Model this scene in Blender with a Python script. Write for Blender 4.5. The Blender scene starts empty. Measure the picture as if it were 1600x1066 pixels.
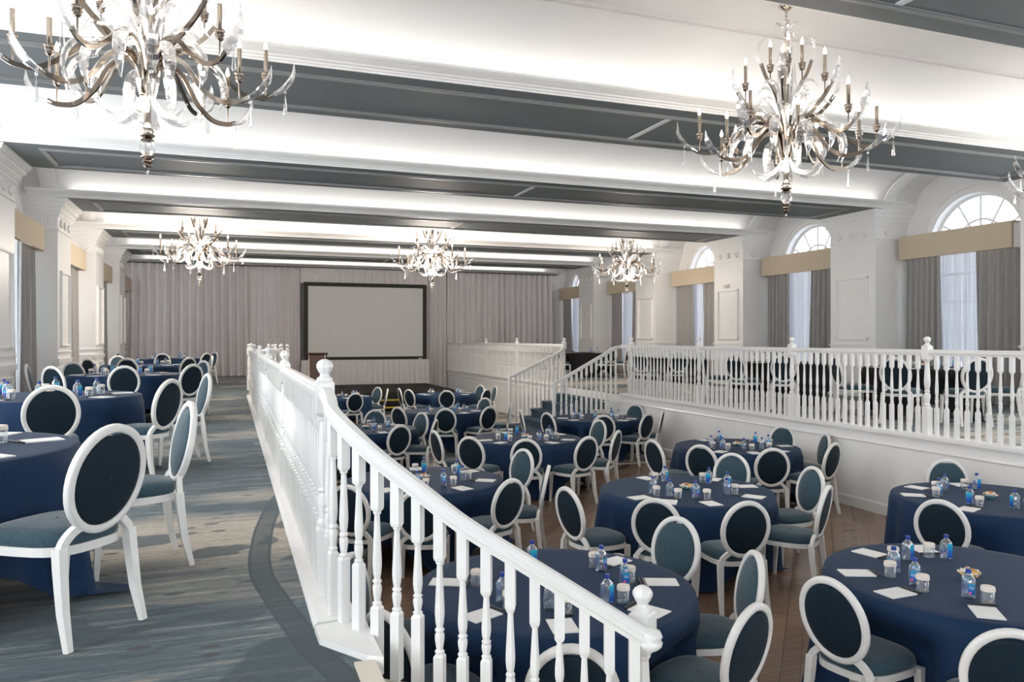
import bpy, math, random
from math import sin, cos, pi, radians, sqrt, atan2, hypot, exp
from mathutils import Vector, Matrix
random.seed(7)
S = bpy.context.scene
COL = S.collection

# ------------------------------------------------------------------ camera, sky, lights, exposure
cam_d = bpy.data.cameras.new('camera'); cam = bpy.data.objects.new('camera', cam_d); COL.objects.link(cam)
PSI = 0.3521
cam.location = (0, 0, 1.33); cam.rotation_euler = (pi / 2, 0, -PSI)
cam_d.sensor_width = 36; cam_d.lens = 1199.4 / 1600 * 36
cam_d.shift_y = -(533 - 529.7) / 1600
cam_d.clip_start = 0.05; cam_d.clip_end = 200
S.camera = cam
W = bpy.data.worlds.new('sky'); S.world = W; W.use_nodes = True
W.node_tree.nodes['Background'].inputs[0].default_value = (0.90, 0.95, 1.0, 1)
W.node_tree.nodes['Background'].inputs[1].default_value = 6.0
S.view_settings.view_transform = 'Standard'; S.view_settings.look = 'None'
S.view_settings.gamma = 1; S.view_settings.use_curve_mapping = False
S.view_settings.exposure = 0.33

# room measures (metres; z = 0 is the left carpeted platform)
XL, XR = -3.02, 12.31           # pillar faces
XLW, XRW = -3.55, 13.15         # window walls
PITCH, BC0 = 4.29, 8.38         # beam pitch, centre of beam 0
ZS, ZC = 3.945, 4.056           # beam soffit, cornice top
FLOOR, ZR = -0.95, 0.13         # sunken floor, right platform
EDGE_L, EDGE_R = 0.53, 7.95     # platform edges
YB = 29.3                       # back wall
BEAMS = range(-8, 6)
COVE_W, COVE_COL = 14.0, (1.0, 0.965, 0.92)
for k in range(-4, 5):
    for sgn in (1, -1):
        yb = BC0 + k * PITCH if sgn > 0 else BC0 + (k + 1) * PITCH
        a = bpy.data.lights.new('cove_light', 'AREA'); a.shape = 'RECTANGLE'
        a.size = XR - XL - 0.5; a.size_y = 0.07; a.energy = COVE_W * (XR - XL) / 15.0 * 1.0; a.color = COVE_COL
        o = bpy.data.objects.new('cove_light', a); COL.objects.link(o)
        o.location = ((XL + XR) / 2, yb + sgn * 0.90, ZC - 0.02)
        o.rotation_euler = (pi + sgn * radians(8), 0, 0)

# ------------------------------------------------------------------ materials
def nodes(name):
    m = bpy.data.materials.new(name); m.use_nodes = True
    nt = m.node_tree
    return m, nt, nt.nodes['Principled BSDF']
def node(nt, t, ins=None, **props):
    n = nt.nodes.new(t)
    for k, v in props.items(): setattr(n, k, v)
    for k, v in (ins or {}).items():
        if isinstance(v, bpy.types.NodeSocket): nt.links.new(v, n.inputs[k])
        else: n.inputs[k].default_value = v
    return n
def ramp(nt, fac, stops, interp='LINEAR'):
    r = nt.nodes.new('ShaderNodeValToRGB'); nt.links.new(fac, r.inputs[0]); cr = r.color_ramp; cr.interpolation = interp
    while len(cr.elements) < len(stops): cr.elements.new(0.5)
    for e, (p, c) in zip(cr.elements, stops): e.position = p; e.color = (*c, 1) if len(c) == 3 else c
    return r.outputs[0]
def mixc(nt, f, a, b, mode='MIX'):
    n = nt.nodes.new('ShaderNodeMix'); n.data_type = 'RGBA'; n.blend_type = mode
    for i, v in ((0, f), (6, a), (7, b)):
        if isinstance(v, bpy.types.NodeSocket): nt.links.new(v, n.inputs[i])
        elif i == 0: n.inputs[i].default_value = v
        else: n.inputs[i].default_value = (*v, 1)
    return n.outputs[2]
def pos(nt, scale=(1, 1, 1), obj=False, rot=(0, 0, 0)):
    if obj: s = node(nt, 'ShaderNodeTexCoord').outputs['Object']
    else: s = node(nt, 'ShaderNodeNewGeometry').outputs['Position']
    return node(nt, 'ShaderNodeMapping', {'Vector': s, 'Scale': scale, 'Rotation': rot}).outputs[0]
def noise(nt, vec, scale, detail=3, rough=0.55, dist=0.0):
    return node(nt, 'ShaderNodeTexNoise', {'Vector': vec, 'Scale': scale, 'Detail': detail, 'Roughness': rough, 'Distortion': dist}).outputs['Fac']
def math_(nt, op, a, b=0.0, c=None):
    n = nt.nodes.new('ShaderNodeMath'); n.operation = op
    for i, v in enumerate((a, b) if c is None else (a, b, c)):
        if isinstance(v, bpy.types.NodeSocket): nt.links.new(v, n.inputs[i])
        else: n.inputs[i].default_value = v
    return n.outputs[0]
def simple(name, col, rough=0.5, metal=0.0, spec=0.5, var=0.06, scale=8.0, sheen=0.0, bump=0.0, obj=True, stretch=(1, 1, 1)):
    m, nt, b = nodes(name)
    f = noise(nt, pos(nt, stretch, obj), scale)
    c = ramp(nt, f, [(0.25, tuple(x * (1 - var) for x in col)), (0.75, tuple(min(1, x * (1 + var)) for x in col))])
    nt.links.new(c, b.inputs['Base Color'])
    b.inputs['Roughness'].default_value = rough; b.inputs['Metallic'].default_value = metal
    b.inputs['Specular IOR Level'].default_value = spec
    if sheen: b.inputs['Sheen Weight'].default_value = sheen; b.inputs['Sheen Roughness'].default_value = 0.4
    if bump:
        bn = node(nt, 'ShaderNodeBump', {'Strength': bump, 'Distance': 0.01, 'Height': f}); nt.links.new(bn.outputs[0], b.inputs['Normal'])
    return m
def emit(name, col, s):
    m, nt, b = nodes(name)
    b.inputs['Base Color'].default_value = (*col, 1); b.inputs['Emission Color'].default_value = (*col, 1); b.inputs['Emission Strength'].default_value = s
    return m
def clear(name, tint, gloss=0.12, opac=0.0, rough=0.03):
    """thin clear glass: transparent body, mirror sheen that grows at the edge"""
    m, nt, b = nodes(name); out = nt.nodes['Material Output']
    tr = node(nt, 'ShaderNodeBsdfTransparent', {'Color': (*tint, 1)})
    gl = node(nt, 'ShaderNodeBsdfGlossy', {'Color': (1, 1, 1, 1), 'Roughness': rough})
    lw = node(nt, 'ShaderNodeLayerWeight', {'Blend': 0.35})
    f = math_(nt, 'MULTIPLY_ADD', lw.outputs['Facing'], 0.55, gloss)
    mx = node(nt, 'ShaderNodeMixShader', {0: f, 1: tr.outputs[0], 2: gl.outputs[0]})
    if opac:
        df = node(nt, 'ShaderNodeBsdfDiffuse', {'Color': (*tint, 1)})
        mx = node(nt, 'ShaderNodeMixShader', {0: opac, 1: mx.outputs[0], 2: df.outputs[0]})
    nt.links.new(mx.outputs[0], out.inputs[0])
    return m
M = {}
M['white'] = simple('white_paint', (0.86, 0.85, 0.835), 0.42, var=0.02, scale=3)
M['rail'] = simple('white_rail_gloss', (0.84, 0.83, 0.81), 0.30, var=0.02, scale=5)
M['vault'] = simple('vault_plaster', (0.78, 0.77, 0.76), 0.7, var=0.015, scale=2)
M['soffit'] = simple('grey_soffit_paint', (0.165, 0.180, 0.188), 0.6, var=0.03, scale=2)
M['mould'] = simple('soffit_moulding', (0.27, 0.275, 0.27), 0.32, var=0.03)
M['track'] = simple('aluminium_track', (0.75, 0.77, 0.80), 0.3, var=0.02)
M['curtain'] = simple('grey_curtain', (0.34, 0.325, 0.315), 0.85, var=0.10, scale=30, sheen=0.25, stretch=(1, 1, 0.2))
M['drape'] = simple('mauve_velour', (0.76, 0.71, 0.71), 0.85, var=0.08, scale=20, sheen=0.35, stretch=(1, 1, 0.15))
M['valance'] = simple('beige_linen', (0.60, 0.50, 0.37), 0.8, var=0.07, scale=60, stretch=(0.3, 0.3, 4))
M['navy'] = simple('navy_cloth', (0.0100, 0.0315, 0.080), 0.68, spec=0.20, var=0.10, scale=90, sheen=0.03)
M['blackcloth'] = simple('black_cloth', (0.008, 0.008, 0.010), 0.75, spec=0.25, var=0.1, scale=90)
M['chairwhite'] = simple('white_chair_lacquer', (0.80, 0.78, 0.75), 0.33, var=0.03)
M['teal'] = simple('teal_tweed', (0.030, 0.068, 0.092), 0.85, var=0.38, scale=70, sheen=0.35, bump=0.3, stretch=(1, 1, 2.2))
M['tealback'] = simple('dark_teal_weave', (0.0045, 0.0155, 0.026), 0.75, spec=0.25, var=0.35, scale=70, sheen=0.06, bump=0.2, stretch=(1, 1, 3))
M['dark'] = simple('dark_metal', (0.012, 0.012, 0.014), 0.5, var=0.1)
M['black'] = simple('black_skirt', (0.010, 0.0085, 0.007), 0.75, var=0.15)
M['stage'] = simple('black_stage_carpet', (0.020, 0.017, 0.013), 0.9, var=0.2, scale=40)
M['screen'] = simple('screen_fabric', (0.72, 0.70, 0.66), 0.6, var=0.01, scale=1)
M['olive'] = simple('screen_border', (0.030, 0.027, 0.020), 0.7, var=0.05)
M['brownwood'] = simple('lectern_wood', (0.075, 0.025, 0.012), 0.4, var=0.25, scale=8, stretch=(6, 6, 0.6))
M['nickel'] = simple('polished_nickel', (0.50, 0.44, 0.37), 0.12, metal=1.0, var=0.05)
M['darknickel'] = simple('aged_nickel', (0.23, 0.19, 0.16), 0.18, metal=1.0, var=0.10)
M['crystal'] = clear('clear_crystal', (0.93, 0.93, 0.94), 0.20, 0.05)
M['bulb'] = emit('lit_bulb', (1.0, 0.84, 0.62), 14)
M['pane'] = clear('window_glass', (0.66, 0.68, 0.71), 0.03)
M['plastic'] = clear('clear_plastic_water', (0.86, 0.91, 0.95), 0.09, 0.07)
M['glass'] = clear('drinking_glass', (0.93, 0.94, 0.95), 0.03, 0.02)
M['tealglass'] = clear('teal_glass', (0.25, 0.62, 0.66), 0.16, 0.25)
M['cap'] = simple('blue_cap', (0.008, 0.045, 0.30), 0.35, var=0.05)
M['paper'] = simple('white_paper', (0.86, 0.85, 0.83), 0.7, var=0.01)
M['papercap'] = simple('paper_lid', (0.82, 0.74, 0.66), 0.7, var=0.10, scale=90)
M['ink'] = simple('black_pen', (0.010, 0.009, 0.008), 0.3, var=0.1)
M['letter'] = simple('white_print', (0.85, 0.86, 0.88), 0.5, var=0.0)
M['yellow'] = simple('yellow_tape', (0.55, 0.42, 0.03), 0.6, var=0.08)
M['box'] = simple('cream_plastic', (0.72, 0.66, 0.56), 0.5, var=0.03)
# sheer curtain
m, nt, b = nodes('sheer_voile'); M['sheer'] = m
tr = node(nt, 'ShaderNodeBsdfTransparent'); tl = node(nt, 'ShaderNodeBsdfTranslucent', {'Color': (0.24, 0.24, 0.26, 1)}); df = node(nt, 'ShaderNodeBsdfDiffuse', {'Color': (0.82, 0.82, 0.85, 1)})
a1 = node(nt, 'ShaderNodeMixShader', {0: 0.5, 1: tl.outputs[0], 2: df.outputs[0]})
wv = noise(nt, pos(nt, (30, 30, 0.2)), 1.0, 2)
a2 = node(nt, 'ShaderNodeMixShader', {0: ramp(nt, wv, [(0.3, (0.88,) * 3), (0.7, (0.99,) * 3)]), 1: tr.outputs[0], 2: a1.outputs[0]})
nt.links.new(a2.outputs[0], nt.nodes['Material Output'].inputs[0])
# bottle label: teal to deep blue with pale and pink flecks
m, nt, b = nodes('bottle_print'); M['label'] = m
co = node(nt, 'ShaderNodeTexCoord').outputs['Object']; sep = node(nt, 'ShaderNodeSeparateXYZ', {0: co})
g = ramp(nt, math_(nt, 'MULTIPLY', sep.outputs[2], 8.5), [(0.10, (0.004, 0.03, 0.26)), (0.5, (0.006, 0.16, 0.55)), (0.95, (0.03, 0.50, 0.66))])
n1 = noise(nt, co, 45, 1)
g = mixc(nt, ramp(nt, n1, [(0.70, (0, 0, 0)), (0.74, (1, 1, 1))]), g, (0.62, 0.75, 0.85))
n2 = noise(nt, node(nt, 'ShaderNodeMapping', {'Vector': co, 'Location': (3, 1, 2)}).outputs[0], 38, 0)
g = mixc(nt, ramp(nt, n2, [(0.74, (0, 0, 0)), (0.77, (1, 1, 1))]), g, (0.75, 0.10, 0.28))
nt.links.new(g, b.inputs['Base Color']); b.inputs['Roughness'].default_value = 0.3
# wrapped sweets
m, nt, b = nodes('sweet_wrappers'); M['candy'] = m
n1 = node(nt, 'ShaderNodeObjectInfo').outputs['Random']
v = node(nt, 'ShaderNodeTexVoronoi', {'Vector': pos(nt, obj=True), 'Scale': 45.0}).outputs['Color']
sp = node(nt, 'ShaderNodeSeparateColor', {0: v})
g = ramp(nt, sp.outputs[0], [(0.0, (0.80, 0.76, 0.68)), (0.3, (0.75, 0.20, 0.10)), (0.5, (0.82, 0.78, 0.70)), (0.75, (0.78, 0.42, 0.10)), (1, (0.30, 0.12, 0.10))], 'CONSTANT')
nt.links.new(g, b.inputs['Base Color']); b.inputs['Roughness'].default_value = 0.25

def carpet(name, bright, cream_zone):
    m, nt, b = nodes(name)
    p = pos(nt); sp = node(nt, 'ShaderNodeSeparateXYZ', {0: p})
    warp = noise(nt, pos(nt, (0.5, 0.8, 1)), 1.0, 2)
    st = noise(nt, pos(nt, (0.9, 11.0, 1)), 1.5, 8, 0.68, 0.25)          # long woven streaks across the room
    fine = noise(nt, pos(nt, (9, 80, 1)), 2.0, 3, 0.7)
    zone = noise(nt, pos(nt, (0.45, 0.85, 1)), 0.8, 2, 0.5, 0.3)
    blue = ramp(nt, st, [(0.32, (0.034, 0.058, 0.072)), (0.44, (0.060, 0.098, 0.118)), (0.53, (0.095, 0.140, 0.160)), (0.60, (0.22, 0.235, 0.225)), (0.70, (0.40, 0.36, 0.30))])
    cream = ramp(nt, st, [(0.25, (0.27, 0.25, 0.22)), (0.5, (0.50, 0.44, 0.36)), (0.75, (0.58, 0.51, 0.42))])
    zf = math_(nt, 'MULTIPLY_ADD', zone, 1.0, 0.0)
    if cream_zone:
        y0, y1 = cream_zone
        band = ramp(nt, math_(nt, 'DIVIDE', math_(nt, 'SUBTRACT', math_(nt, 'MULTIPLY_ADD', warp, 0.9, sp.outputs[1]), y0 - 0.5), y1 - y0 + 1.0), [(0.24, (0, 0, 0)), (0.36, (1, 1, 1)), (0.62, (1, 1, 1)), (0.72, (0, 0, 0))])
        zf = math_(nt, 'MAXIMUM', ramp(nt, zone, [(0.52, (0, 0, 0)), (0.64, (0.85, 0.85, 0.85))]), band)
    else:
        zf = ramp(nt, zone, [(0.42, (0, 0, 0)), (0.60, (1, 1, 1))])
    c = mixc(nt, zf, blue, cream)
    # soft dark blots and small dark specks
    bl = noise(nt, pos(nt, (0.9, 1.5, 1)), 1.6, 2, 0.45, 0.5)
    c = mixc(nt, ramp(nt, bl, [(0.575, (0, 0, 0)), (0.60, (0.8, 0.8, 0.8))]), c, (0.040, 0.072, 0.088))
    vo = node(nt, 'ShaderNodeTexVoronoi', {'Vector': pos(nt, (3.2, 6.5, 1)), 'Scale': 1.0}).outputs['Distance']
    c = mixc(nt, ramp(nt, vo, [(0.15, (0.85, 0.85, 0.85)), (0.19, (0, 0, 0))]), c, (0.055, 0.06, 0.062))
    c = mixc(nt, 0.9, c, ramp(nt, fine, [(0.32, (0.45, 0.47, 0.49)), (0.50, (0.95, 0.95, 0.95)), (0.68, (1.35, 1.32, 1.28))]), 'MULTIPLY')
    if cream_zone:   # dark woven ribbon that winds along the balustrade
        fc = node(nt, 'ShaderNodeFloatCurve', {'Value': math_(nt, 'DIVIDE', sp.outputs[1], 10.0)})
        cv = fc.mapping.curves[0]
        pts = [(0, .66), (.25, .52), (.305, .42), (.336, .34), (.373, .28), (.412, .22), (.466, .165), (.524, .19), (.60, .27), (.666, .38), (.75, .62), (1, 1.0)]
        while len(cv.points) < len(pts): cv.points.new(0.5, 0.5)
        for q, (a, bb) in zip(cv.points, pts): q.location = (a, bb)
        fc.mapping.update()
        d = math_(nt, 'ABSOLUTE', math_(nt, 'SUBTRACT', math_(nt, 'ADD', sp.outputs[0], 0.0), fc.outputs[0]))
        rib = ramp(nt, math_(nt, 'ADD', d, math_(nt, 'MULTIPLY', fine, 0.01)), [(0.050, (0.82, 0.82, 0.82)), (0.058, (1, 1, 1)), (0.068, (1, 1, 1)), (0.074, (0, 0, 0))])
        c = mixc(nt, rib, c, (0.032, 0.055, 0.063))
    c = mixc(nt, 1.0, c, (bright, bright, bright), 'MULTIPLY')
    nt.links.new(c, b.inputs['Base Color']); b.inputs['Roughness'].default_value = 0.92; b.inputs['Sheen Weight'].default_value = 0.12
    bn = node(nt, 'ShaderNodeBump', {'Strength': 0.35, 'Distance': 0.006, 'Height': fine}); nt.links.new(bn.outputs[0], b.inputs['Normal'])
    return m
M['carpet'] = carpet('patterned_carpet', 0.82, (4.9, 7.2))
M['carpet2'] = carpet('patterned_carpet_grey', 1.0, None)
M['treadcarpet'] = simple('navy_stair_carpet', (0.030, 0.055, 0.085), 0.9, var=0.5, scale=9)
# oak planks
m, nt, b = nodes('brown_oak'); M['plank'] = m
rnd = node(nt, 'ShaderNodeObjectInfo').outputs['Random']
gr = noise(nt, pos(nt, (2.2, 30, 1), rot=(0, 0, radians(-48))), 1.2, 4, 0.6, 0.4)
c = ramp(nt, math_(nt, 'MULTIPLY_ADD', rnd, 0.30, math_(nt, 'MULTIPLY', gr, 0.7)), [(0.2, (0.145, 0.086, 0.056)), (0.5, (0.235, 0.150, 0.104)), (0.85, (0.32, 0.22, 0.158))])
nt.links.new(c, b.inputs['Base Color']); b.inputs['Roughness'].default_value = 0.24

# ------------------------------------------------------------------ mesh builder
class MB:
    def __init__(s): s.v = []; s.f = []; s.mi = []; s.sm = []
    def add(s, vs, fs, mi=0, sm=False):
        o = len(s.v); s.v += [tuple(v) for v in vs]
        for f in fs: s.f.append([i + o for i in f]); s.mi.append(mi); s.sm.append(sm)
        return s
    def box(s, x0, x1, y0, y1, z0, z1, mi=0):
        return s.add([(x0, y0, z0), (x1, y0, z0), (x1, y1, z0), (x0, y1, z0), (x0, y0, z1), (x1, y0, z1), (x1, y1, z1), (x0, y1, z1)],
                     [(3, 2, 1, 0), (4, 5, 6, 7), (0, 1, 5, 4), (1, 2, 6, 5), (2, 3, 7, 6), (3, 0, 4, 7)], mi)
    def cbox(s, c, d, mi=0): return s.box(c[0] - d[0] / 2, c[0] + d[0] / 2, c[1] - d[1] / 2, c[1] + d[1] / 2, c[2] - d[2] / 2, c[2] + d[2] / 2, mi)
    def lathe(s, prof, n=16, o=(0, 0, 0), mi=0, sm=True, sharp=False, rot=0.0):
        """prof: (radius, z) from the bottom up"""
        def ring(r, z): return [(o[0] + r * cos(rot + 2 * pi * i / n), o[1] + r * sin(rot + 2 * pi * i / n), o[2] + z) for i in range(n)]
        if sharp:
            for (r0, z0), (r1, z1) in zip(prof, prof[1:]):
                s.add(ring(r0, z0) + ring(r1, z1), [(i, (i + 1) % n, n + (i + 1) % n, n + i) for i in range(n)], mi, sm)
            for (r, z), up in ((prof[0], 0), (prof[-1], 1)):
                if r > 1e-4: s.add(ring(r, z), [list(range(n)) if up else list(range(n))[::-1]], mi)
        else:
            vs = []; fs = []
            for r, z in prof: vs += ring(r, z)
            for k in range(len(prof) - 1):
                fs += [(k * n + i, k * n + (i + 1) % n, (k + 1) * n + (i + 1) % n, (k + 1) * n + i) for i in range(n)]
            s.add(vs, fs, mi, sm)
            if prof[0][0] > 1e-4: s.add(vs[:n], [list(range(n))[::-1]], mi)
            if prof[-1][0] > 1e-4: s.add(vs[-n:], [list(range(n))], mi)
        return s
    def sweep(s, path, sec, mi=0, sm=False, closed=False, up=(0, 0, 1), scale=None, cap=True):
        path = [Vector(p) for p in path]; n = len(path); k = len(sec); vs = []; fs = []; up = Vector(up)
        for i, p in enumerate(path):
            a = path[i - 1] if (closed or i > 0) else p; c = path[(i + 1) % n] if (closed or i < n - 1) else p
            t = (c - a).normalized(); side = t.cross(up).normalized(); u = side.cross(t)
            q = scale[i] if scale else 1.0
            qx, qy = q if isinstance(q, tuple) else (q, q)
            vs += [tuple(p + side * (x * qx) + u * (y * qy)) for x, y in sec]
        for i in range(n if closed else n - 1):
            j = (i + 1) % n
            fs += [(i * k + a, i * k + (a + 1) % k, j * k + (a + 1) % k, j * k + a) for a in range(k)]
        s.add(vs, fs, mi, sm)
        if cap and not closed: s.add(vs[:k], [list(range(k))[::-1]], mi); s.add(vs[-k:], [list(range(k))], mi)
        return s
    def grid(s, rows, mi=0, sm=True, closed=False):
        n = len(rows[0]); vs = [p for r in rows for p in r]; m_ = n if closed else n - 1
        return s.add(vs, [(a * n + i, a * n + (i + 1) % n, (a + 1) * n + (i + 1) % n, (a + 1) * n + i) for a in range(len(rows) - 1) for i in range(m_)], mi, sm)
    def prism(s, poly, z0, z1, mi=0):
        n = len(poly)
        s.add([(x, y, z0) for x, y in poly] + [(x, y, z1) for x, y in poly],
              [list(range(n))[::-1], list(range(n, 2 * n))] + [(i, (i + 1) % n, n + (i + 1) % n, n + i) for i in range(n)], mi)
        return s
    def extr(s, prof, a0, a1, axis='x', mi=0, sm=False):
        """closed profile of (across, z) points extruded along one axis"""
        n = len(prof)
        if axis == 'x': vs = [(a0, y, z) for y, z in prof] + [(a1, y, z) for y, z in prof]
        else: vs = [(x, a0, z) for x, z in prof] + [(x, a1, z) for x, z in prof]
        return s.add(vs, [list(range(n)), list(range(n, 2 * n))[::-1]] + [(i, (i + 1) % n, n + (i + 1) % n, n + i) for i in range(n)], mi, sm)
    def xf(s, mtx):
        s.v = [tuple(mtx @ Vector(p)) for p in s.v]; return s
    def mesh(s, name, *mats):
        me = bpy.data.meshes.new(name); me.from_pydata(s.v, [], s.f); me.update()
        for m_ in mats: me.materials.append(M[m_])
        me.polygons.foreach_set('material_index', s.mi); me.polygons.foreach_set('use_smooth', s.sm)
        return me
def circ(r, n=8, e=1.0): return [(r * cos(2 * pi * i / n), r * e * sin(2 * pi * i / n)) for i in range(n)]
def rect(w, h): return [(-w / 2, -h / 2), (w / 2, -h / 2), (w / 2, h / 2), (-w / 2, h / 2)]
def catmull(pts, n=6):
    pts = [Vector(p) for p in pts]; P = [2 * pts[0] - pts[1]] + pts + [2 * pts[-1] - pts[-2]]; out = []
    for i in range(1, len(P) - 2):
        a, b_, c, d = P[i - 1:i + 3]
        for k in range(n):
            t = k / n
            out.append(0.5 * ((2 * b_) + (c - a) * t + (2 * a - 5 * b_ + 4 * c - d) * t * t + (3 * b_ - a - 3 * c + d) * t ** 3))
    return out + [pts[-1]]

def ob(name, me, parent=None, loc=(0, 0, 0), rz=0.0, kind=None):
    o = bpy.data.objects.new(name, me); COL.objects.link(o)
    o.location = loc
    if rz: o.rotation_euler = (0, 0, rz)
    if parent: o.parent = parent
    if kind: o['kind'] = kind
    return o
def tag(o, label, cat, group=None):
    o['label'] = label; o['category'] = cat
    if group: o['group'] = group
    return o
def thing(name, label, cat, loc=(0, 0, 0), rz=0.0, group=None, me=None):
    return tag(ob(name, me, None, loc, rz), label, cat, group)
def struct(name, me, parent=None, loc=(0, 0, 0), rz=0.0): return ob(name, me, parent, loc, rz, None if parent else 'structure')

# ------------------------------------------------------------------ floors and platforms
def boxmesh(nm, mat, *b): return MB().box(*b).mesh(nm, mat)
struct('floor', boxmesh('floor', 'carpet2', EDGE_L - 0.1, EDGE_R + 0.1, -27.5, YB + 0.2, FLOOR - 0.2, FLOOR))
YW = 12.4
wf = struct('floor', boxmesh('wood_subfloor', 'dark', EDGE_L, EDGE_R - 0.02, 0.2, YW, FLOOR - 0.001, FLOOR + 0.003))
def clip(poly, ax, lim, keep_less):
    out = []
    for i in range(len(poly)):
        a, b_ = poly[i], poly[(i + 1) % len(poly)]
        ia = (a[ax] <= lim) == keep_less; ib = (b_[ax] <= lim) == keep_less
        if ia: out.append(a)
        if ia != ib:
            t = (lim - a[ax]) / (b_[ax] - a[ax]); out.append((a[0] + (b_[0] - a[0]) * t, a[1] + (b_[1] - a[1]) * t))
    return out
HA = radians(48); dx, dy = cos(HA), sin(HA); pw = 0.127
planks = []
for row in range(-70, 90):
    off = random.random() * 1.2; ln = 1.25
    for q in range(-6, 16):
        a0 = q * ln + off - 3; a1 = a0 + ln - 0.003; b0 = row * pw + 0.0015; b1 = b0 + pw - 0.003
        poly = [(4 + a * dx - b_ * dy, 5 + a * dy + b_ * dx) for a, b_ in ((a0, b0), (a1, b0), (a1, b1), (a0, b1))]
        for ax, lim, kl in ((0, EDGE_L + 0.02, False), (0, EDGE_R - 0.05, True), (1, 0.3, False), (1, YW - 0.08, True)):
            if len(poly) > 2: poly = clip(poly, ax, lim, kl)
        if len(poly) > 2:
            cx = sum(p[0] for p in poly) / len(poly); cy = sum(p[1] for p in poly) / len(poly)
            w = cx * sin(PSI) + cy * cos(PSI); r = cx * cos(PSI) - cy * sin(PSI)
            vis = w > 0.5 and -0.05 < r / w < 0.68 and 2.28 / w < 0.46
            planks.append((0 if vis else 1, w, cx, cy, poly))
planks.sort(key=lambda t: (t[0], t[1]))
rest = MB()
for i, (_, w, cx, cy, poly) in enumerate(planks):
    if i < 290: struct('plank', MB().prism([(x - cx, y - cy) for x, y in poly], 0.003, 0.011).mesh('plank', 'plank'), wf, (cx, cy, FLOOR))
    else: rest.prism(poly, 0.003, 0.011)
o = struct('plank_remainder', rest.mesh('planks', 'plank'), wf, (0, 0, FLOOR)); o['kind'] = 'stuff'
struct('trim_1', MB().box(EDGE_L, EDGE_R - 0.02, YW - 0.08, YW + 0.05, FLOOR, FLOOR + 0.013).mesh('floor_border', 'box'))
# left platform with the landing at its far end, right platform
def poly_block(name, poly, z0, z1, side, top):
    mb = MB().prism(poly, z0, z1 - 0.012, 0); mb.prism([(x, y) for x, y in poly], z1 - 0.012, z1, 1); return struct(name, mb.mesh(name, side, top))
poly_block('platform_left', [(XLW - .3, -27.5), (EDGE_L, -27.5), (EDGE_L, 18.75), (1.4, 18.75), (1.4, 21.2), (EDGE_L, 21.2), (EDGE_L, YB + .2), (XLW - .3, YB + .2)], FLOOR, 0.0, 'white', 'carpet')
poly_block('platform_right', [(EDGE_R, -27.5), (XRW + .3, -27.5), (XRW + .3, YB + .2), (EDGE_R, YB + .2)], FLOOR, ZR, 'white', 'carpet2')
for y0, y1 in ((1.0, 14.80), (17.92, YB)):
    struct('trim_2', MB().extr([(EDGE_R - .05, ZR - .03), (EDGE_R + .13, ZR - .03), (EDGE_R + .13, ZR + .03), (EDGE_R - .04, ZR + .03), (EDGE_R - .055, ZR + .015), (EDGE_R - .055, ZR - .015)], y0, y1, 'y').mesh('platform_coping', 'rail'))
    struct('trim_3', MB().extr([(EDGE_R - .012, -.05), (EDGE_R + .01, -.05), (EDGE_R + .01, -.02), (EDGE_R - .012, -.02), (EDGE_R - .02, -.035)], y0, y1, 'y').mesh('wall_bead', 'rail'))
    struct('baseboard_right', MB().extr([(EDGE_R - .02, FLOOR), (EDGE_R + .01, FLOOR), (EDGE_R + .01, FLOOR + .15), (EDGE_R - .008, FLOOR + .15), (EDGE_R - .02, FLOOR + .13)], y0, y1, 'y').mesh('baseboard', 'rail'))
struct('trim_4', MB().extr([(EDGE_L - .17, 0), (EDGE_L + .03, 0), (EDGE_L + .03, .028), (EDGE_L - .15, .028), (EDGE_L - .17, .012)], 3.62, 18.9, 'y').mesh('rail_curb', 'rail'))
struct('baseboard_left', MB().box(EDGE_L, EDGE_L + .015, 3.6, YB, FLOOR, FLOOR + .14).mesh('baseboard', 'rail'))

# ------------------------------------------------------------------ window walls
def wall_bay_holes(side):
    """one window wall: piers, sills and arched heads round every window opening"""
    x = XRW if side > 0 else XLW; zb = ZR if side > 0 else 0.0
    mb = MB(); hw, zc = 0.98, 3.10; d = 0.28 * side
    for k in range(-8, 5):
        yc = BC0 + (k + .5) * PITCH + 0.05; y0, y1 = yc - PITCH / 2, yc + PITCH / 2
        def q(a, b_, c, e): mb.add([(x, *a), (x, *b_), (x, *c), (x, *e)], [(0, 1, 2, 3) if side > 0 else (3, 2, 1, 0)])
        top = 4.85
        q((y0, FLOOR), (y1, FLOOR), (y1, zb + .35), (y0, zb + .35))
        q((y0, zb + .35), (yc - hw, zb + .35), (yc - hw, zc), (y0, zc)); q((yc + hw, zb + .35), (y1, zb + .35), (y1, zc), (yc + hw, zc))
        n = 20
        arc = [(yc - hw * cos(pi * i / n), zc + hw * sin(pi * i / n)) for i in range(n + 1)]
        out = [(y0 + (y1 - y0) * i / n, top) for i in range(n + 1)]; out[0] = (y0, top)
        q((y0, zc), arc[0], arc[0], (y0, top))
        for i in range(n): q(arc[i], arc[i + 1], out[i + 1], out[i])
        q(arc[n], (y1, zc), (y1, top), arc[n])
        rim = [(yc - hw, zb + .35)] + arc + [(yc + hw, zb + .35)]
        for a, b_ in zip(rim, rim[1:] + rim[:1]):
            mb.add([(x, *a), (x, *b_), (x + d, *b_), (x + d, *a)], [(0, 1, 2, 3)], 0, False)
        # moulded arch ring standing proud of the wall
        R_ = hw + .16
        mb.sweep([(x, yc - R_ * cos(pi * i / n), zc + R_ * sin(pi * i / n)) for i in range(n + 1)], rect(.05, .05), 0, up=(1, 0, 0))
    return mb
struct('wall_right', wall_bay_holes(1).mesh('wall_right', 'white')); struct('wall_left', wall_bay_holes(-1).mesh('wall_left', 'white'))
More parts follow.
